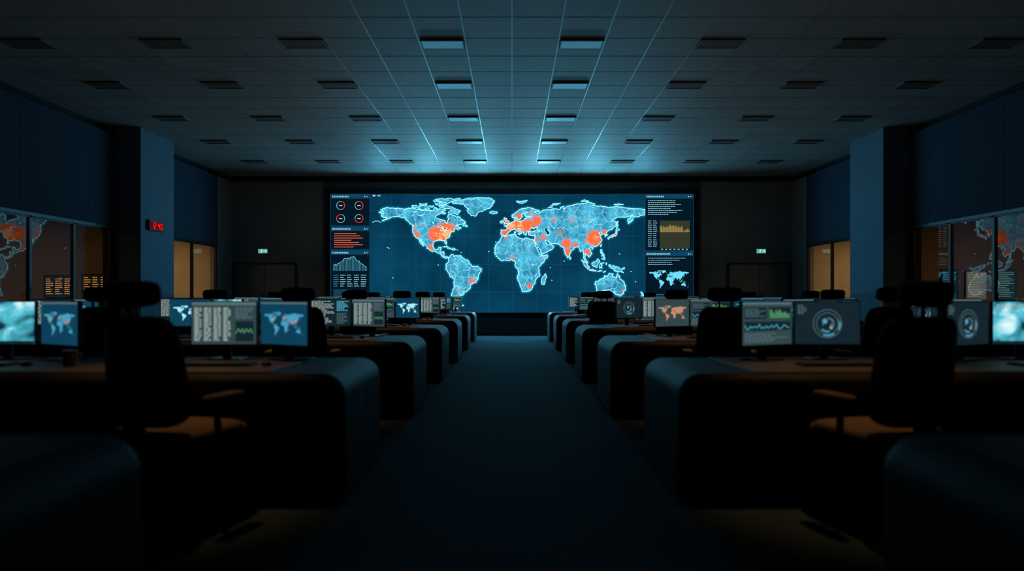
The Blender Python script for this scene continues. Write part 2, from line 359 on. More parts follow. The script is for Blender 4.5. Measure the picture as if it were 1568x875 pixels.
rnd=random.Random(3)
mbs=MB(); cs=Canvas(mbs,784,HZ,SP)
cs.rect(506,297,1062,479,SEA,0)
GR=em('screen_grid',(18,84,112),1.0)
for gx in range(600,985,37): cs.rect(gx-.25,299,gx+.25,477,GR,1)
for gy in (322,362,405,447): cs.rect(568,gy-.25,986,gy+.25,GR,1)
mbs.obj('panel',parent=wall_disp)
mbl=MB(); cl=Canvas(mbl,784,HZ,SP)
mbh=MB(); ch=Canvas(mbh,784,HZ,SP)
LOW={}
for k,pts in LAND.items():
    q=[mpx(*p) for p in pts]; LOW[k]=(pts,tess(pts))
    big=len(q)>25
    q,tr_=safe_fract(q,3 if big else 2,.24,rnd)
    for t in tr_:
        mbl.add([cl.P(q[i][0],q[i][1],3) for i in t],[(0,1,2)],LANDM)
    ch.pl(q,6.2 if big else 4.0,HALO,1.5,True)
    ch.pl(q,3.9 if big else 2.8,HALO1,1.9,True)
    ch.pl(q,2.2 if big else 1.7,HALO2,2.4,True)
    ch.pl(q,.9 if big else .7,COAST,5,True)
for k,pts in LAKES.items():
    q=[mpx(*p) for p in pts]
    for t in tess(q): mbl.add([cl.P(q[i][0],q[i][1],4) for i in t],[(0,1,2)],SEA)
    ch.pl(q,.5,COAST,5,True)
for i in range(9):
    u,w=mpx(-166-i*1.3,54-abs(i-4)*.35+.3*i%1); ch.rect(u-.6,w-.4,u+.6,w+.4,COAST,5)
for (lo,la) in [(-155,20),(-157,21),(166,-22),(178,-17),(160,-9),(57,-20),(55,-4),(-25,16),(-16,28),(-91,-1),(-61,15),(-66,18),(-150,-17),(73,4),(145,13)]:
    u,w=mpx(lo,la)
    if 570<u<985: ch.rect(u-.8,w-.5,u+.8,w+.5,COAST,5)
mbl.obj('map_land',parent=wall_disp); mbh.obj('map_coastlines',parent=wall_disp)

PB=em('ui_panel',(4,24,38),1.0); PH=em('ui_header',(14,66,94),1.); TX=em('ui_text',(132,188,205),1.0); TD=em('ui_text_dim',(62,126,150),1.)
OR=em('ui_orange',(232,92,50),1.05); WH=em('ui_white',(215,232,238),1.0); RD=em('ui_red',(230,50,50),1.0); TN=em('ui_tan',(146,126,78),.9); GD=em('ui_olive',(52,56,40),1.)
CYA=em('ui_cyan',(110,220,245),1.05)
mbu=MB(); cu=Canvas(mbu,784,HZ,SP)
for (a,b,c,d) in [(507,298,566,346),(507,347.5,566,382.5),(507,384,566,478),(988,298,1061,384),(988,386,1061,478)]:
    cu.rect(a,b,c,d,PB,6); cu.frame(a,b,c,d,.5,PH,7)
    cu.rect(a,b,c,b+6.5,PH,7); cu.text(a+2,b+2,a+(c-a)*.62,b+4.6,1,TX,8,1,1,3)
    cu.rect(c-8,b+2.4,c-6.5,b+4.2,WH,8); cu.rect(c-4.5,b+2.4,c-3,b+4.2,TX,8)
for i,(gx,gy) in enumerate([(522,315),(550,315),(522,335),(550,335)]):
    cu.ring(gx,gy,6.2,.9,TX,8); a=[(0,150),(-40,170),(-120,20),(20,260)][i]
    cu.ring(gx,gy,6.2,1.1,RD,9,*a); cu.rect(gx-2.5,gy-.6,gx+2.5,gy+.6,WH,9)
for i in range(7):
    w=[34,40,44,26,38,44,30][i]
    cu.rect(512,357.5+i*3.4,512+w,358.7+i*3.4,OR,8)
pts=[];y=409
for i in range(24):
    y=412-14*math.exp(-((i-12)/8)**2)-random.uniform(0,6); pts.append((511+i*2.2,y))
cu.pl(pts,.7,CYA,9)
for i in range(24): cu.rect(510.5+i*2.2,pts[i][1]+1,511.6+i*2.2,415,TD,8)
for c in range(5):
    cu.text(511+c*10.5,421,519+c*10.5,441,6,TX if c else TD,8,.4,1,2.4)
cu.text(511,444,560,456,4,TD,8,.4,.8,3); cu.text(511,459,550,474,4,TX,8,.4,.8,3)
cu.text(992,307,1052,331,8,TX,8,.34,.8,3.5)
for xx in (992,1000): cu.text(xx,338,xx+6,380,13,TX,8,.38,1,3)
cu.rect(1010,338,1056,381,GD,8); 
pp=[(1010+i*1.15,347+random.uniform(-3,3)+ (6 if i>30 else 0)) for i in range(41)]
for a,b in zip(pp,pp[1:]): cu.poly([(a[0],356),(b[0],356),(b[0],b[1]),(a[0],a[1])],TN,9)
for i in range(7): cu.rect(1012+i*6.3,383-1.5,1015+i*6.3,383,TX,9)
cu.text(992,395,1050,408,4,TX,8,.34,.8,3.5)
for k,(pts,tr) in LOW.items():
    for t in tr: mbu.add([cu.P(1023+pts[i][0]*.175,431-pts[i][1]*.2,9) for i in t],[(0,1,2)],CYA)
cu.text(992,451,1054,474,7,TD,8,.4,.8,4)
cu.rect(571,299,575,301,WH,8); cu.rect(578,299,583,301,TX,8)
mbu.obj('dashboard_panels',parent=wall_disp)

# ============================================================ ROOM SHELL
carpet=pm('carpet_dark',(58,78,86),.95,nscale=60,namt=.4,bump=.7,spec=.1)
wallp=pm('wall_paint',(124,126,122),.85,nscale=3,namt=.08,bump=.05,spec=.2)
fabric=pm('wall_acoustic_fabric',(45,58,70),.9,nscale=40,namt=.12,bump=.3,spec=.15)
black=pm('shadow_gap_black',(8,9,10),.9,nscale=10)
basem=pm('baseboard_grey',(96,100,100),.7,nscale=10)
colm=pm('column_paint',(80,102,116),.7,nscale=6,namt=.07,spec=.3)
alu=pm('mullion_metal',(48,44,40),.4,.6,nscale=20)
warmw=pm('side_room_paint',(205,180,140),.85,nscale=2,namt=.08)
doorm=pm('door_laminate',(114,116,110),.6,nscale=5,namt=.08)

fl=MB(); fl.box(-WX-4,WX+4,FRONT,BACK+.2,-.1,0,carpet); fl.obj('floor')

TXs,TYs=.655,.716
def ceil_mat():
    m=bpy.data.materials.new('ceiling_tile'); m.use_nodes=True; nt=m.node_tree; N=nt.nodes.new; L=nt.links.new
    b=nt.nodes['Principled BSDF']; b.inputs['Roughness'].default_value=.6; b.inputs['Specular IOR Level'].default_value=.4
    tc=N('ShaderNodeTexCoord'); mp=N('ShaderNodeVectorMath'); mp.operation='MULTIPLY'; mp.inputs[1].default_value=(1/TXs,1/TYs,0)
    fl_=N('ShaderNodeVectorMath'); fl_.operation='FLOOR'; wn=N('ShaderNodeTexWhiteNoise')
    L(tc.outputs['Object'],mp.inputs[0]); L(mp.outputs[0],fl_.inputs[0]); L(fl_.outputs[0],wn.inputs['Vector'])
    n=N('ShaderNodeTexNoise'); n.inputs['Scale'].default_value=25; n.inputs['Detail'].default_value=6; L(tc.outputs['Object'],n.inputs['Vector'])
    mr=N('ShaderNodeMapRange'); mr.inputs['To Min'].default_value=.9; mr.inputs['To Max'].default_value=1.06; L(wn.outputs['Value'],mr.inputs['Value'])
    m2=N('ShaderNodeMapRange'); m2.inputs['From Min'].default_value=.3; m2.inputs['From Max'].default_value=.7; m2.inputs['To Min'].default_value=.8; m2.inputs['To Max'].default_value=1.1; L(n.outputs['Fac'],m2.inputs['Value'])
    mu=N('ShaderNodeMath'); mu.operation='MULTIPLY'; L(mr.outputs[0],mu.inputs[0]); L(m2.outputs[0],mu.inputs[1])
    sc2=N('ShaderNodeVectorMath'); sc2.operation='SCALE'; sc2.inputs[0].default_value=(.24,.23,.215); L(mu.outputs[0],sc2.inputs['Scale'])
    L(sc2.outputs[0],b.inputs['Base Color'])
    bp=N('ShaderNodeBump'); bp.inputs['Strength'].default_value=.2; bp.inputs['Distance'].default_value=.01; L(n.outputs['Fac'],bp.inputs['Height']); L(bp.outputs[0],b.inputs['Normal'])
    return m
ce=MB(); ce.box(-WX-4,WX+4,FRONT,BACK+.2,CEIL,CEIL+.1,ceil_mat()); ce.obj('ceiling')
grid=pm('ceiling_tbar',(122,124,124),.38,.15,nscale=12,namt=.05)
gridy=pm('ceiling_tbar_cross',(114,114,112),.6,.0,nscale=12,namt=.05)
g=MB()
nx=int(WX/TXs)
for i in range(-nx,nx+1): g.box(i*TXs-.008,i*TXs+.008,FRONT,BACK,CEIL-.004,CEIL,grid)
y=BACK-.35
while y>FRONT:
    g.box(-WX,WX,y-.004,y+.004,CEIL-.003,CEIL,gridy); y-=TYs
g.obj('ceiling_grid')
lens_hi=pm('fixture_lens_gloss',(140,152,158),.5,1.0,nscale=8,namt=.05)
lens_lo=pm('fixture_louver_dark',(98,95,90),.6,.0,nscale=8)
frm=pm('fixture_frame',(92,92,90),.6,.1,nscale=8)
def fixture(hi):
    f=MB(); w,d,hh=.305,.165,(.03 if hi else .022)
    f.box(-w,w,-d,-d+.02,-hh,0,frm); f.box(-w,w,d-.02,d,-hh,0,frm)
    f.box(-w,-w+.02,-d,d,-hh,0,frm); f.box(w-.02,w,-d,d,-hh,0,frm)
    f.box(-w+.02,w-.02,-d+.02,d-.02,-.028 if hi else -.014,-.006,lens_hi if hi else lens_lo)
    if not hi:
        for k in range(1,4): f.box(-w+.02,w-.02,-d+d*.5*k-.004,-d+d*.5*k+.004,-.02,-.014,frm)
    return f.mesh('ceiling_light_panel')
fh,fo=fixture(True),fixture(False)
for yy in (5.4,7.55,9.68,11.6,13.8,15.9,18.25):
    for k in range(-4,4):
        xx=(k+.5)*3*TXs
        place(fh if k in(-1,0) else fo,'ceiling_light_panel',(xx,yy,CEIL-.005))

bw=MB(); bw.box(-WX-.4,WX+.4,BACK,BACK+.2,0,CEIL,wallp); bw.obj('wall_back')
fw=MB(); fw.box(-WX-4,WX+4,FRONT-.2,FRONT,0,CEIL,fabric); fw.obj('wall_front')
tr=MB(); tr.box(-WX,WX,BACK-.05,BACK,CEIL-.16,CEIL-.012,black); tr.obj('trim_1',bevel=.005)
tb=MB(); tb.box(-WX+.05,WX-.05,BACK-.03,BACK,0,.1,basem); tb.obj('baseboard_back',bevel=.005)

for sx in(-1,1):
    d=MB(); cx=sx*7.45; w=.93; h=2.17
    d.box(cx-w,cx+w,BACK-.05,BACK-.001,h-.04,h,alu)
    for e in(-1,1): d.box(cx+e*w-.02,cx+e*w+.02,BACK-.05,BACK-.001,0,h,alu)
    d.box(cx-w+.03,cx-.006,BACK-.035,BACK-.001,.01,h-.05,doorm); d.box(cx+.006,cx+w-.03,BACK-.035,BACK-.001,.01,h-.05,doorm)
    for e in(-1,1):
        d.box(cx+e*.08-.012,cx+e*.08+.012,BACK-.085,BACK-.065,.95,1.25,alu)
        for zz in(.98,1.2): d.box(cx+e*.08-.01,cx+e*.08+.01,BACK-.07,BACK-.03,zz,zz+.02,alu)
    d.obj('door_1' if sx<0 else 'door_2',bevel=.004,seg=1)
    e=MB(); EX=em('exit_sign_glow',(205,240,235),1.15); EG=em('exit_sign_green',(90,168,148),1.0)
    e.box(-.15,.15,-.06,0,-.075,.075,pm('sign_housing',(120,130,128),.5))
    c=Canvas(e,50,25,.0028,(0,-.062,0),.002); c.rect(0,2,100,48,EG,1)
    c.disc(40,11,5,EX,2); c.line((40,16),(36,28),7,EX,2); c.line((36,28),(44,42),4,EX,2); c.line((36,28),(24,38),4,EX,2); c.line((39,18),(52,24),3.5,EX,2)
    c.rect(60,20,82,28,EX,2); c.poly([(80,34),(94,24),(80,14)],EX,2)
    e.obj('exit_sign',(sx*7.5,BACK,2.52))

WH_=2.62; GAP=CEIL-.17
for sx,nm in((-1,'left'),(1,'right')):
    w=MB(); X=lambda a:sx*a
    T=.22
    def seg(y0,y1,sill=.8):
        w.box(X(WX),X(WX+T),y0,y1,0,sill,fabric)
        w.box(X(WX),X(WX+T),y0,y1,WH_,GAP,fabric)
    seg(8.0,14.42); seg(16.1,19.55)
    w.box(X(WX),X(WX+T),FRONT,8.0,0,GAP,fabric)
    w.box(X(WX),X(WX+T),14.42,16.1,0,GAP,fabric)
    w.box(X(WX),X(WX+T),19.55,BACK,0,GAP,wallp)
    w.box(X(WX+.12),X(WX+T),FRONT,BACK,GAP,CEIL,black)
    w.obj('wall_'+nm)
    jj=MB()
    for yj in (6.4,9.0,11.7):
        jj.box(X(WX-.003),X(WX),yj-.003,yj+.003,WH_,GAP,black)
    jj.box(X(WX-.012),X(WX),FRONT,14.42,WH_-.03,WH_+.03,alu); jj.box(X(WX-.012),X(WX),16.1,19.55,WH_-.03,WH_+.03,alu)
    jj.obj('trim_2' if sx<0 else 'trim_3')
    c=MB(); c.box(X(7.9),X(WX-.001),14.52,15.95,0,CEIL-.001,colm); c.obj('wall_column',bevel=.01)
    gm=_m.get('glass')
    if gm is None:
        gm=bpy.data.materials.new('partition_glass'); gm.use_nodes=True; nt=gm.node_tree; nt.nodes.clear()
        o=nt.nodes.new('ShaderNodeOutputMaterial'); mx=nt.nodes.new('ShaderNodeMixShader'); fz=nt.nodes.new('ShaderNodeFresnel'); fz.inputs[0].default_value=1.75
        t=nt.nodes.new('ShaderNodeBsdfTransparent'); t.inputs[0].default_value=(.85,.84,.82,1); gl=nt.nodes.new('ShaderNodeBsdfGlossy'); gl.inputs['Roughness'].default_value=0.0
        nt.links.new(fz.outputs[0],mx.inputs[0]); nt.links.new(t.outputs[0],mx.inputs[1]); nt.links.new(gl.outputs[0],mx.inputs[2]); nt.links.new(mx.outputs[0],o.inputs[0])
        _m['glass']=gm
    for wi,(ys) in enumerate(([8.0,9.6,10.8,12.0,13.2,14.42],[16.1,18.1,19.55])):
        g=MB(); xg=X(WX+.06)
        for yy in ys: g.box(X(WX+.03),X(WX+.10),yy-.03 if yy!=ys[0] else yy,yy+.03 if yy!=ys[-1] else yy,.8,WH_,alu)
        g.box(X(WX+.03),X(WX+.10),ys[0],ys[-1],.8,.86,alu); g.box(X(WX+.03),X(WX+.10),ys[0],ys[-1],WH_-.05,WH_,alu)
        fc=(0,1,2,3) if sx<0 else (3,2,1,0)
        g.add([(xg,ys[0],.84),(xg,ys[-1],.84),(xg,ys[-1],WH_-.03),(xg,ys[0],WH_-.03)],[fc],gm)
        g.obj('window_%d'%((1 if sx<0 else 3)+wi))
    r=MB()
    r.box(X(WX+3.6),X(WX+3.8),5.8,BACK+.2,0,CEIL,warmw)
    r.box(X(WX+T),X(WX+3.6),5.6,5.8,0,CEIL,warmw)
    r.box(X(WX+T),X(WX+3.6),15.3,15.45,0,CEIL,warmw)
    r.box(X(WX+T),X(WX+3.6),BACK-.1,BACK+.1,0,CEIL,warmw)
    r.box(X(WX+T),X(WX+3.6),5.8,BACK,3.0,3.1,warmw)
    r.obj('side_room_'+nm)
    def al(nme,loc,size,e,col,rot=(0,0,0)):
        l=bpy.data.lights.new(nme,'AREA'); l.shape='RECTANGLE'; l.size,l.size_y=size; l.energy=e; l.color=col
        ob=bpy.data.objects.new(nme,l); sc.collection.objects.link(ob); ob.location=loc; ob.rotation_euler=rot
        return ob
    al('side_room_light',(X(WX+1.9),17.9,2.95),(1.2,3.0),42,(1,.74,.45))
    al('side_room_light',(X(WX+1.9),11.5,2.95),(1.0,4.0),12.0,(1,.64,.38))
    disp=[(-10.45,-9.8,1.15,1.62),(-9.6,-9.0,1.15,1.65)] if sx<0 else [(8.95,9.25,1.05,1.5),(9.6,9.95,1.1,1.75),(10.15,10.6,1.1,1.72),(10.8,11.25,1.1,1.75)]
    for di,(a,b,z0,z1) in enumerate(disp):
        q=MB(); q.box(-(b-a)/2-.02,(b-a)/2+.02,-.04,0,-(z1-z0)/2-.02,(z1-z0)/2+.02,fr)
        c=Canvas(q,50,50*(z1-z0)/(b-a),(b-a)/100,(0,-.041,0),.002); hh=100*(z1-z0)/(b-a)
        if sx<0:
            c.rect(0,0,100,hh,em('srv_dark',(26,20,14)),1); Y=em('srv_amber',(214,150,70),.9)
            for j in range(3): c.text(6+j*32,8,30+j*32,hh-6,8,Y,2,.42,.9,6)
        else:
            bg=[em('srv_b0',(60,46,34)),em('srv_b1',(14,40,58)),em('srv_b2',(96,88,70),.8),em('srv_b3',(20,44,48))][di]
            fg=[TN,TD,em('srv_t2',(150,140,112),.8),em('srv_t3',(110,136,130),.8)][di]
            c.rect(0,0,100,hh,bg,1); c.text(8,10,92,hh-8,14,fg,2,.4,.9,8)
        q.obj('wall_monitor',((a+b)/2,15.29,(z0+z1)/2))

c=MB(); c.box(0,.07,-.31,.31,-.11,.11,fr)
LR=em('led_red',(255,40,40),1.6); LD=em('led_back',(90,6,8),1.0)
c.add([(.072,-.28,-.085),(.072,.28,-.085),(.072,.28,.085),(.072,-.28,.085)],[(0,1,2,3)],LD)
def segd(y0,pat):
    S={'a':(0,.06,.07,.014),'b':(.03,.03,.014,.06),'c':(.03,-.03,.014,.06),'d':(0,-.06,.07,.014),'e':(-.03,-.03,.014,.06),'f':(-.03,.03,.014,.06),'g':(0,0,.06,.014)}
    for ch_ in pat:
        a,b,w_,h_=S[ch_]
        c.add([(.075,y0+a-w_/2,b-h_/2),(.075,y0+a+w_/2,b-h_/2),(.075,y0+a+w_/2,b+h_/2),(.075,y0+a-w_/2,b+h_/2)],[(0,1,2,3)],LR)
for y0,p in((-.2,'bc'),(-.09,'abged'),(.07,'fgbc'),(.18,'abcdef')): segd(y0,p)
c.obj('led_wall_clock',(-7.9,15.06,2.72),bevel=.004,seg=1)

# ============================================================ DESKS
deskm=pm('desk_soft_laminate',(31,39,44),.6,nscale=14,namt=.15,bump=.12,spec=.25)
topm=pm('desk_work_surface',(92,84,76),.6,nscale=10,namt=.12,spec=.25)
def desk_mesh(L,D,sx):
    d=MB(); R=.13; r=.14; T=.12; W=.32; Ht=.75
    pr=[(0,0),(0,Ht-R)]
    for i in range(1,9):
        a=math.pi-(math.pi/2)*i/8; pr.append((R+R*math.cos(a),Ht-R+R*math.sin(a)))
    pr+=[(L-R,Ht)]
    for i in range(1,9):
        a=math.pi/2-(math.pi/2)*i/8; pr.append((L-R+R*math.cos(a),Ht-R+R*math.sin(a)))
    pr+=[(L,0),(L-W,0),(L-W,Ht-T-r)]
    for i in range(1,7):
        a=(math.pi/2)*i/6; pr.append((L-W-r+r*math.cos(a),Ht-T-r+r*math.sin(a)))
    pr.append((W+r,Ht-T))
    for i in range(1,7):
        a=math.pi/2+(math.pi/2)*i/6; pr.append((W+r+r*math.cos(a),Ht-T-r+r*math.sin(a)))
    pr.append((W,0))
    n=len(pr)
    vs=[(sx*x,0,z) for x,z in pr]+[(sx*x,D,z) for x,z in pr]
    fs=[tuple(range(n)),tuple(range(2*n-1,n-1,-1))]+[(i,n+i,n+(i+1)%n,(i+1)%n) for i in range(n)]
    if sx>0: fs=[f[::-1] for f in fs]
    d.add(vs,fs,deskm)
    me=d.mesh('desk_shell')
    return me
def desk_extra(L,D,sx):
    d=MB(); W=.32
    d.box(sx*(W-.02),sx*(L-W+.02),D-.12,D-.06,.02,.66,deskm)
    for k in range(1,3):
        xx=L*k/3; d.box(sx*(xx-.03),sx*(xx+.03),.15,D-.1,0,.66,deskm)
    d.box(sx*(W+.12),sx*(L-.2),.07,D-.1,.745,.76,topm)
    return d.mesh('desk_inlay')
ROWS=[4.95+2.7*k for k in range(6)]
DL,DD=5.3,1.1
dm={s:(desk_mesh(DL,DD,s),desk_extra(DL,DD,s)) for s in(-1,1)}
dz={s:(desk_mesh(2.6,.95,s),desk_extra(2.6,.95,s)) for s in(-1,1)}
def put_desk(meshes,x,y):
    e=empty('control_room_desk',(x,y,0))
    place(meshes[0],'shell',(0,0,0),0,e,.06,5); place(meshes[1],'work_surface',(0,0,0),0,e,.006,2)
for k,yf in enumerate(ROWS):
    for s in(-1,1): put_desk(dm[s],s*.95,yf-DD)
for s in(-1,1): put_desk(dz[s],s*1.2,1.3)

# ============================================================ MONITORS
plast=pm('monitor_plastic',(24,26,28),.4,nscale=30,namt=.1)
silver=pm('monitor_stand_metal',(60,62,64),.35,.7,nscale=20)
B_tab=em('mon_bg_table',(50,70,74),1.0,True); B_map=em('mon_bg_map',(12,60,84),1.1,True); B_dk=em('mon_bg_dark',(20,37,46),1,True)
LT=em('mon_light',(160,178,172)); LG=em('mon_green',(84,158,104)); LC=em('mon_cyan',(88,188,212)); LW=em('mon_white',(155,224,240),1.15,True)
LO=em('mon_orange',(236,124,68)); LP=em('mon_peach',(178,148,126)); LM=em('mon_mid',(84,108,114)); LB=em('mon_blue',(72,156,190))
def cloud_mat():
    m=bpy.data.materials.new('mon_satellite_image'); m.use_nodes=True; nt=m.node_tree; nt.nodes.clear()
    o=nt.nodes.new('ShaderNodeOutputMaterial'); e=nt.nodes.new('ShaderNodeEmission'); tc=nt.nodes.new('ShaderNodeTexCoord')
    n=nt.nodes.new('ShaderNodeTexNoise'); n.inputs['Scale'].default_value=6.5; n.inputs['Detail'].default_value=6; n.inputs['Distortion'].default_value=.6
    r=nt.nodes.new('ShaderNodeValToRGB'); r.color_ramp.elements[0].position=.36; r.color_ramp.elements[0].color=(*lin((8,52,70)),1)
    r.color_ramp.elements[1].position=.68; r.color_ramp.elements[1].color=(*lin((225,250,250)),1)
    k=r.color_ramp.elements.new(.54); k.color=(*lin((84,190,210)),1)
    nt.links.new(tc.outputs['Object'],n.inputs['Vector']); nt.links.new(n.outputs['Fac'],r.inputs[0]); nt.links.new(r.outputs[0],e.inputs[0]); nt.links.new(e.outputs[0],o.inputs[0])
    e.inputs[1].default_value=1.1
    return m
CLOUD=cloud_mat()
def mini_map(c,cx,cy,s,mat,l,sy=None):
    sy=sy or s
    for k,(pts,tr_) in LOW.items():
        if len(pts)<5: continue
        for t in tr_: c.mb.add([c.P(cx+pts[i][0]*s,cy-pts[i][1]*sy,l) for i in t],[(0,1,2)],mat)
def monitor(kind,seed):
    random.seed(seed)
    m=MB(); w,h=.445,.30; zc=.25
    m.box(-w/2,w/2,0,.03,zc-h/2,zc+h/2,plast)
    m.box(-w/2+.06,w/2-.06,.03,.05,zc-.1,zc+.1,plast)
    m.box(-.03,.03,.045,.07,.01,zc,silver)
    m.box(-.11,.11,-.03,.13,0,.012,silver)
    c=Canvas(m,50,33,.0043,(0,-.0005,zc),.0009)
    def R(*a): c.rect(*a)
    if kind=='table':
        R(0,0,100,66,B_tab,1); R(0,0,100,5,LM,2)
        for j in range(4): c.text(4+j*15,9,15+j*15,62,15,LT,2,.6,1,8)
        R(68,30,96,62,B_dk,2); pts=[(69+i*1.8,50-8*abs(math.sin(i*.9+seed))) for i in range(15)]; c.pl(pts,1.2,LG,3)
        c.text(68,9,95,27,5,LM,2,.5,.9,8)
    elif kind=='dash':
        R(0,0,100,66,B_tab,1); R(0,0,100,4,LM,2); R(3,8,48,26,B_dk,2); R(52,8,97,26,B_dk,2); c.text(5,10,45,24,5,LM,3,.5,.9,7)
        for i in range(14): R(54+i*3,25-random.uniform(4,14),56+i*3,25,LG,3)
        R(3,30,97,44,B_dk,2); c.pl([(4+i*3.6,38-random.uniform(-4,4)) for i in range(26)],1.0,LC,3); c.text(4,48,96,63,5,LM,2,.5,.9,9)
    elif kind=='map':
        R(0,0,100,66,B_map,1); mini_map(c,49,38,.245,LB,2,.27); R(0,0,100,3,LM,3)
        for (a,b) in[(-90,38),(8,49),(115,32),(77,22)]: c.disc(49+a*.245,38-b*.27,2,LO,3)
    elif kind=='mapw':
        R(0,0,100,66,B_map,1); mini_map(c,49,38,.245,LW,2,.27)
    elif kind=='mapo':
        R(0,0,100,66,B_tab,1); mini_map(c,49,38,.245,LP,2,.27)
        for (a,b) in[(-90,38),(8,49),(115,32),(77,22),(20,10),(-55,-15)]: c.disc(49+a*.245,38-b*.27,4,LO,3)
    elif kind=='globe':
        R(0,0,100,66,B_dk,1)
        for r_,mt in((22,LM),(17,LM)): c.ring(50,34,r_,1.0,mt,2)
        for j in range(8): 
            a=random.uniform(0,360); c.ring(50,34,random.uniform(6,20),2.4,LB if j%3==0 else LM,3,a,a+random.uniform(30,90))
        c.disc(46,30,4,LB,2); c.disc(56,40,2.5,LT,2); c.text(4,5,20,20,4,LM,2,.5,.9,5)
    elif kind=='code':
        R(0,0,100,66,B_dk,1); c.text(4,4,60,62,18,LT,2,.5,.8,9); c.text(66,4,96,30,8,LC,2,.5,.8,6); c.text(66,34,96,62,8,LM,2,.5,.6,6)
    elif kind=='glow':
        R(0,0,100,66,CLOUD,1); c.text(4,4,50,12,3,LT,4,.5,.8,9); R(0,61,100,66,B_dk,2)
    return m.mesh('computer_monitor')
KM={k:monitor(k,i+3) for i,k in enumerate(['table','dash','map','mapw','mapo','globe','code','glow'])}
def put_mon(kind,x,y,rz=0): place(KM[kind],'computer_monitor',(x,y,.76),rz,None,.004,2)

kb=MB(); kc=pm('keyboard_plastic',(44,44,44),.5,nscale=30); kk=pm('keycap',(70,70,70),.5,nscale=30)
kb.box(-.22,.22,-.07,.07,0,.012,kc)
for r_ in range(5):
    for q in range(15): kb.box(-.21+q*.028,-.187+q*.028,-.06+r_*.025,-.04+r_*.025,.012,.02,kk)
KB=kb.mesh('keyboard')
ms=MB(); ms.sup((0,0,.016),(.06,.1,.032),kc,.8,.8); MS=ms.mesh('computer_mouse')
mg=MB(); mc=pm('mug_ceramic',(96,92,86),.35,nscale=10)
mg.cyl((0,0,0),(0,0,.1),.037,.042,mc,20)
for i in range(8):
    a=-1.3+2.6*i/8;b=-1.3+2.6*(i+1)/8
    mg.cyl((.04+.028*math.cos(a),0,.05+.03*math.sin(a)),(.04+.028*math.cos(b),0,.05+.03*math.sin(b)),.006,.006,mc,8)
MG=mg.mesh('coffee_mug')

kinds_l=[[('table','map'),('glow','map'),('code','map')],[('code','table'),('mapw','glow'),('code','map')],[('dash','mapw'),('map','dash'),('code','globe')],
         [('dash','table'),('map','code'),('table','map')],[('mapw','code'),('dash','map'),('code','map')],[('table','dash'),('map','code'),('map','map')]]
kinds_r=[[('globe','dash'),('glow','globe'),('map','code')],[('dash','mapo'),('code','map'),('dash','globe')],[('table','globe'),('map','table'),('map','code')],
         [('dash','mapo'),('code','map'),('map','table')],[('mapw','dash'),('map','dash'),('map','code')],[('table','code'),('code','map'),('map','map')]]
for k,yf in enumerate(ROWS):
    ym=yf-.34
    for s,kl in((-1,kinds_l[k]),(1,kinds_r[k])):
        xo,xi=(1.945,1.525) if s<0 else (2.13,1.707)
        rzv=.5 if s<0 else .42
        for p in range(3):
            a,b=kl[p]; dx=p*(1.5 if s<0 else 1.34)
            put_mon(a,s*(xo+dx),ym,s*-.03); put_mon(b,s*(xi+dx),ym-.05,s*rzv)
            place(KB,'keyboard',(s*(xo-.12+dx),ym-.36,.76),0,None)
            place(MS,'computer_mouse',(s*(xo-.12+dx)+.30,ym-.36,.76),.1,None)
place(MG,'coffee_mug',(-2.72,4.2,.76),1.0); place(MG,'coffee_mug',(2.72,6.8,.76),.4)

# ============================================================ CHAIRS
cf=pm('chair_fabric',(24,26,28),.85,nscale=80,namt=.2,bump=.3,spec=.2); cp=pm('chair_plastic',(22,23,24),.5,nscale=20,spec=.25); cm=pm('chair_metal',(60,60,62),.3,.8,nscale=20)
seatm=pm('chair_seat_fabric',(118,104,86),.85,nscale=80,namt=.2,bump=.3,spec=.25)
def chair_mesh():
    m=MB()
    tilt=Matrix.Translation((0,-.2,.52))@Matrix.Rotation(math.radians(8),4,'X')
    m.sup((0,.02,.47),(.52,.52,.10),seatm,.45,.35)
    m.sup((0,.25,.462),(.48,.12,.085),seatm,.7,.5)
    m.sup((0,0,.30),(.47,.07,.56),cf,.38,.4,bend=.05,M=tilt,taper=-.08)
    m.sup((0,-.035,.28),(.40,.035,.50),cp,.38,.4,bend=.05,M=tilt,taper=-.08)
    m.sup((0,-.06,.12),(.12,.05,.36),cp,.4,.5,M=tilt)
    for e in(-1,1): m.cyl((e*.05,-.02,.54),(e*.05,-.01,.68),.011,.011,cp,10,tilt)
    m.sup((0,0,.69),(.30,.08,.13),cf,.5,.5,bend=.03,M=tilt)
    m.cbox((0,0,.405),(.2,.26,.05),cp)
    m.cbox((0,-.2,.44),(.07,.2,.03),cp)
    m.cyl((0,-.24,.43),(0,-.255,.6),.03,.03,cp,12)
    for e in(-1,1):
        m.cyl((e*.16,0,.42),(e*.29,-.02,.44),.018,.018,cp,10); m.cyl((e*.29,-.02,.43),(e*.29,-.03,.66),.02,.017,cp,12)
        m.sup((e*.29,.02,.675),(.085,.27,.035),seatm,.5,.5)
    m.cyl((0,0,.2),(0,0,.4),.022,.022,cm,14); m.cyl((0,0,.1),(0,0,.24),.034,.03,cp,14); m.sup((0,0,.1),(.12,.12,.08),cp,.6,1)
    for i in range(5):
        a=math.pi/2+2*math.pi*i/5+.2; cx,sy=math.cos(a),math.sin(a)
        m.cyl((cx*.04,sy*.04,.11),(cx*.3,sy*.3,.08),.024,.015,cm,10)
        m.cyl((cx*.3,sy*.3,.085),(cx*.3,sy*.3,.05),.01,.01,cp,8)
        px_,py_=-sy,cx
        for e in(-1,1): m.cyl((cx*.31+px_*.008*e,sy*.31+py_*.008*e,.029),(cx*.31+px_*.026*e,sy*.31+py_*.026*e,.029),.029,.027,cp,14)
    return m.mesh('office_chair')
CH=chair_mesh()
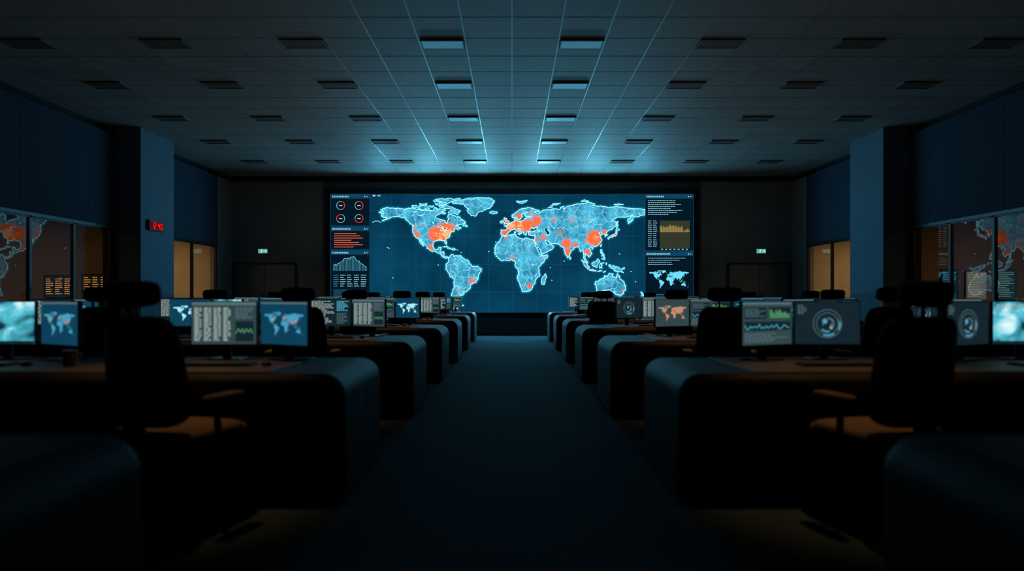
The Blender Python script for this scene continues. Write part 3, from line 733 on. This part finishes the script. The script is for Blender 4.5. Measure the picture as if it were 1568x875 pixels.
chairs={-1:[[(-1.78,-.28),(-3.5,.2)],[(-1.93,.15),(-3.61,-.1),(-5.2,.1)],[(-1.97,-.1),(-3.85,.2),(-5.1,0)],[(-1.87,.1),(-3.5,0),(-5.0,.1)],[(-1.85,0),(-3.4,.1),(-4.9,0)],[(-1.8,0),(-3.4,0),(-5,0)]],
        1:[[(1.96,.25),(3.7,0)],[(1.92,-.15),(3.34,.1),(5.1,0)],[(2.08,.1),(4.13,-.1),(5.2,0)],[(1.54,0),(3.5,.1),(5.0,0)],[(1.8,0),(3.3,0),(4.9,0)],[(1.85,0),(3.4,0),(5,0)]]}
for s in(-1,1):
    for k,row in enumerate(chairs[s]):
        for x,rz in row: place(CH,'office_chair',(x,ROWS[k]-DD-.25,0),rz)

# ============================================================ LIGHTS
def spot(nm,loc,e,size,col,blend=.8,rad=.05,target=None):
    l=bpy.data.lights.new(nm,'SPOT'); l.energy=e; l.spot_size=math.radians(size); l.spot_blend=blend; l.color=col; l.shadow_soft_size=rad
    o=bpy.data.objects.new(nm,l); sc.collection.objects.link(o); o.location=loc
    if target: o.rotation_euler=(Vector(target)-Vector(loc)).to_track_quat('-Z','Y').to_euler()
    return o
WARM=(1,.47,.16)
for k,yf in enumerate(ROWS):
    for s in(-1,1):
        spot('downlight',(s*2.2,yf-.9,CEIL-.08),165,28,WARM,1.0,.05,(s*1.95,yf-.95,0))
        spot('downlight',(s*4.4,yf-1.0,CEIL-.08),100,24,WARM,1.0,.05,(s*3.5,yf-.95,0))
# unseen spots added to boost the light thrown by the video wall
for ix in range(6):
    for zz,e in ((1.1,72),(3.7,66)):
        xx=(ix-2.5)*1.55
        spot('video_wall_boost',(xx,SY-.12,zz),e,175,(.14,.64,1.0),.45,0,(xx,SY-5,zz))
for xx in (-2.6,-.9,.9,2.6):  # extra spots added to brighten the ceiling above the screen
    spot('video_wall_boost',(xx,SY-.15,3.6),62,120,(.2,.78,1.0),.9,0,(xx,SY-2.0,CEIL))
# unseen spots added among the desks, aimed up to fill ceiling and walls
for s in(-1,1):
    for yy,e in ((3.6,5),(8.2,8.5),(13.0,11),(17.6,16)):
        spot('ceiling_fill_spot',(s*4.2,yy,1.3),e,168,(1.0,.93,.84),.5,0,(s*4.2,yy,4))
w=bpy.data.worlds.new('World'); sc.world=w; w.use_nodes=True
w.node_tree.nodes['Background'].inputs[0].default_value=(.1,.12,.14,1); w.node_tree.nodes['Background'].inputs[1].default_value=.05

# ============================================================ CAMERA
cd=bpy.data.cameras.new('camera'); cam=bpy.data.objects.new('camera',cd); sc.collection.objects.link(cam)
cam.location=(0,0,EYE); cam.rotation_euler=(math.radians(90),0,0)
cd.sensor_width=36; cd.lens=36*F/1568; cd.shift_y=(HZ-437.5)/1568
cd.clip_start=.05
cd.dof.use_dof=True; cd.dof.focus_distance=20; cd.dof.aperture_fstop=1.0
sc.camera=cam
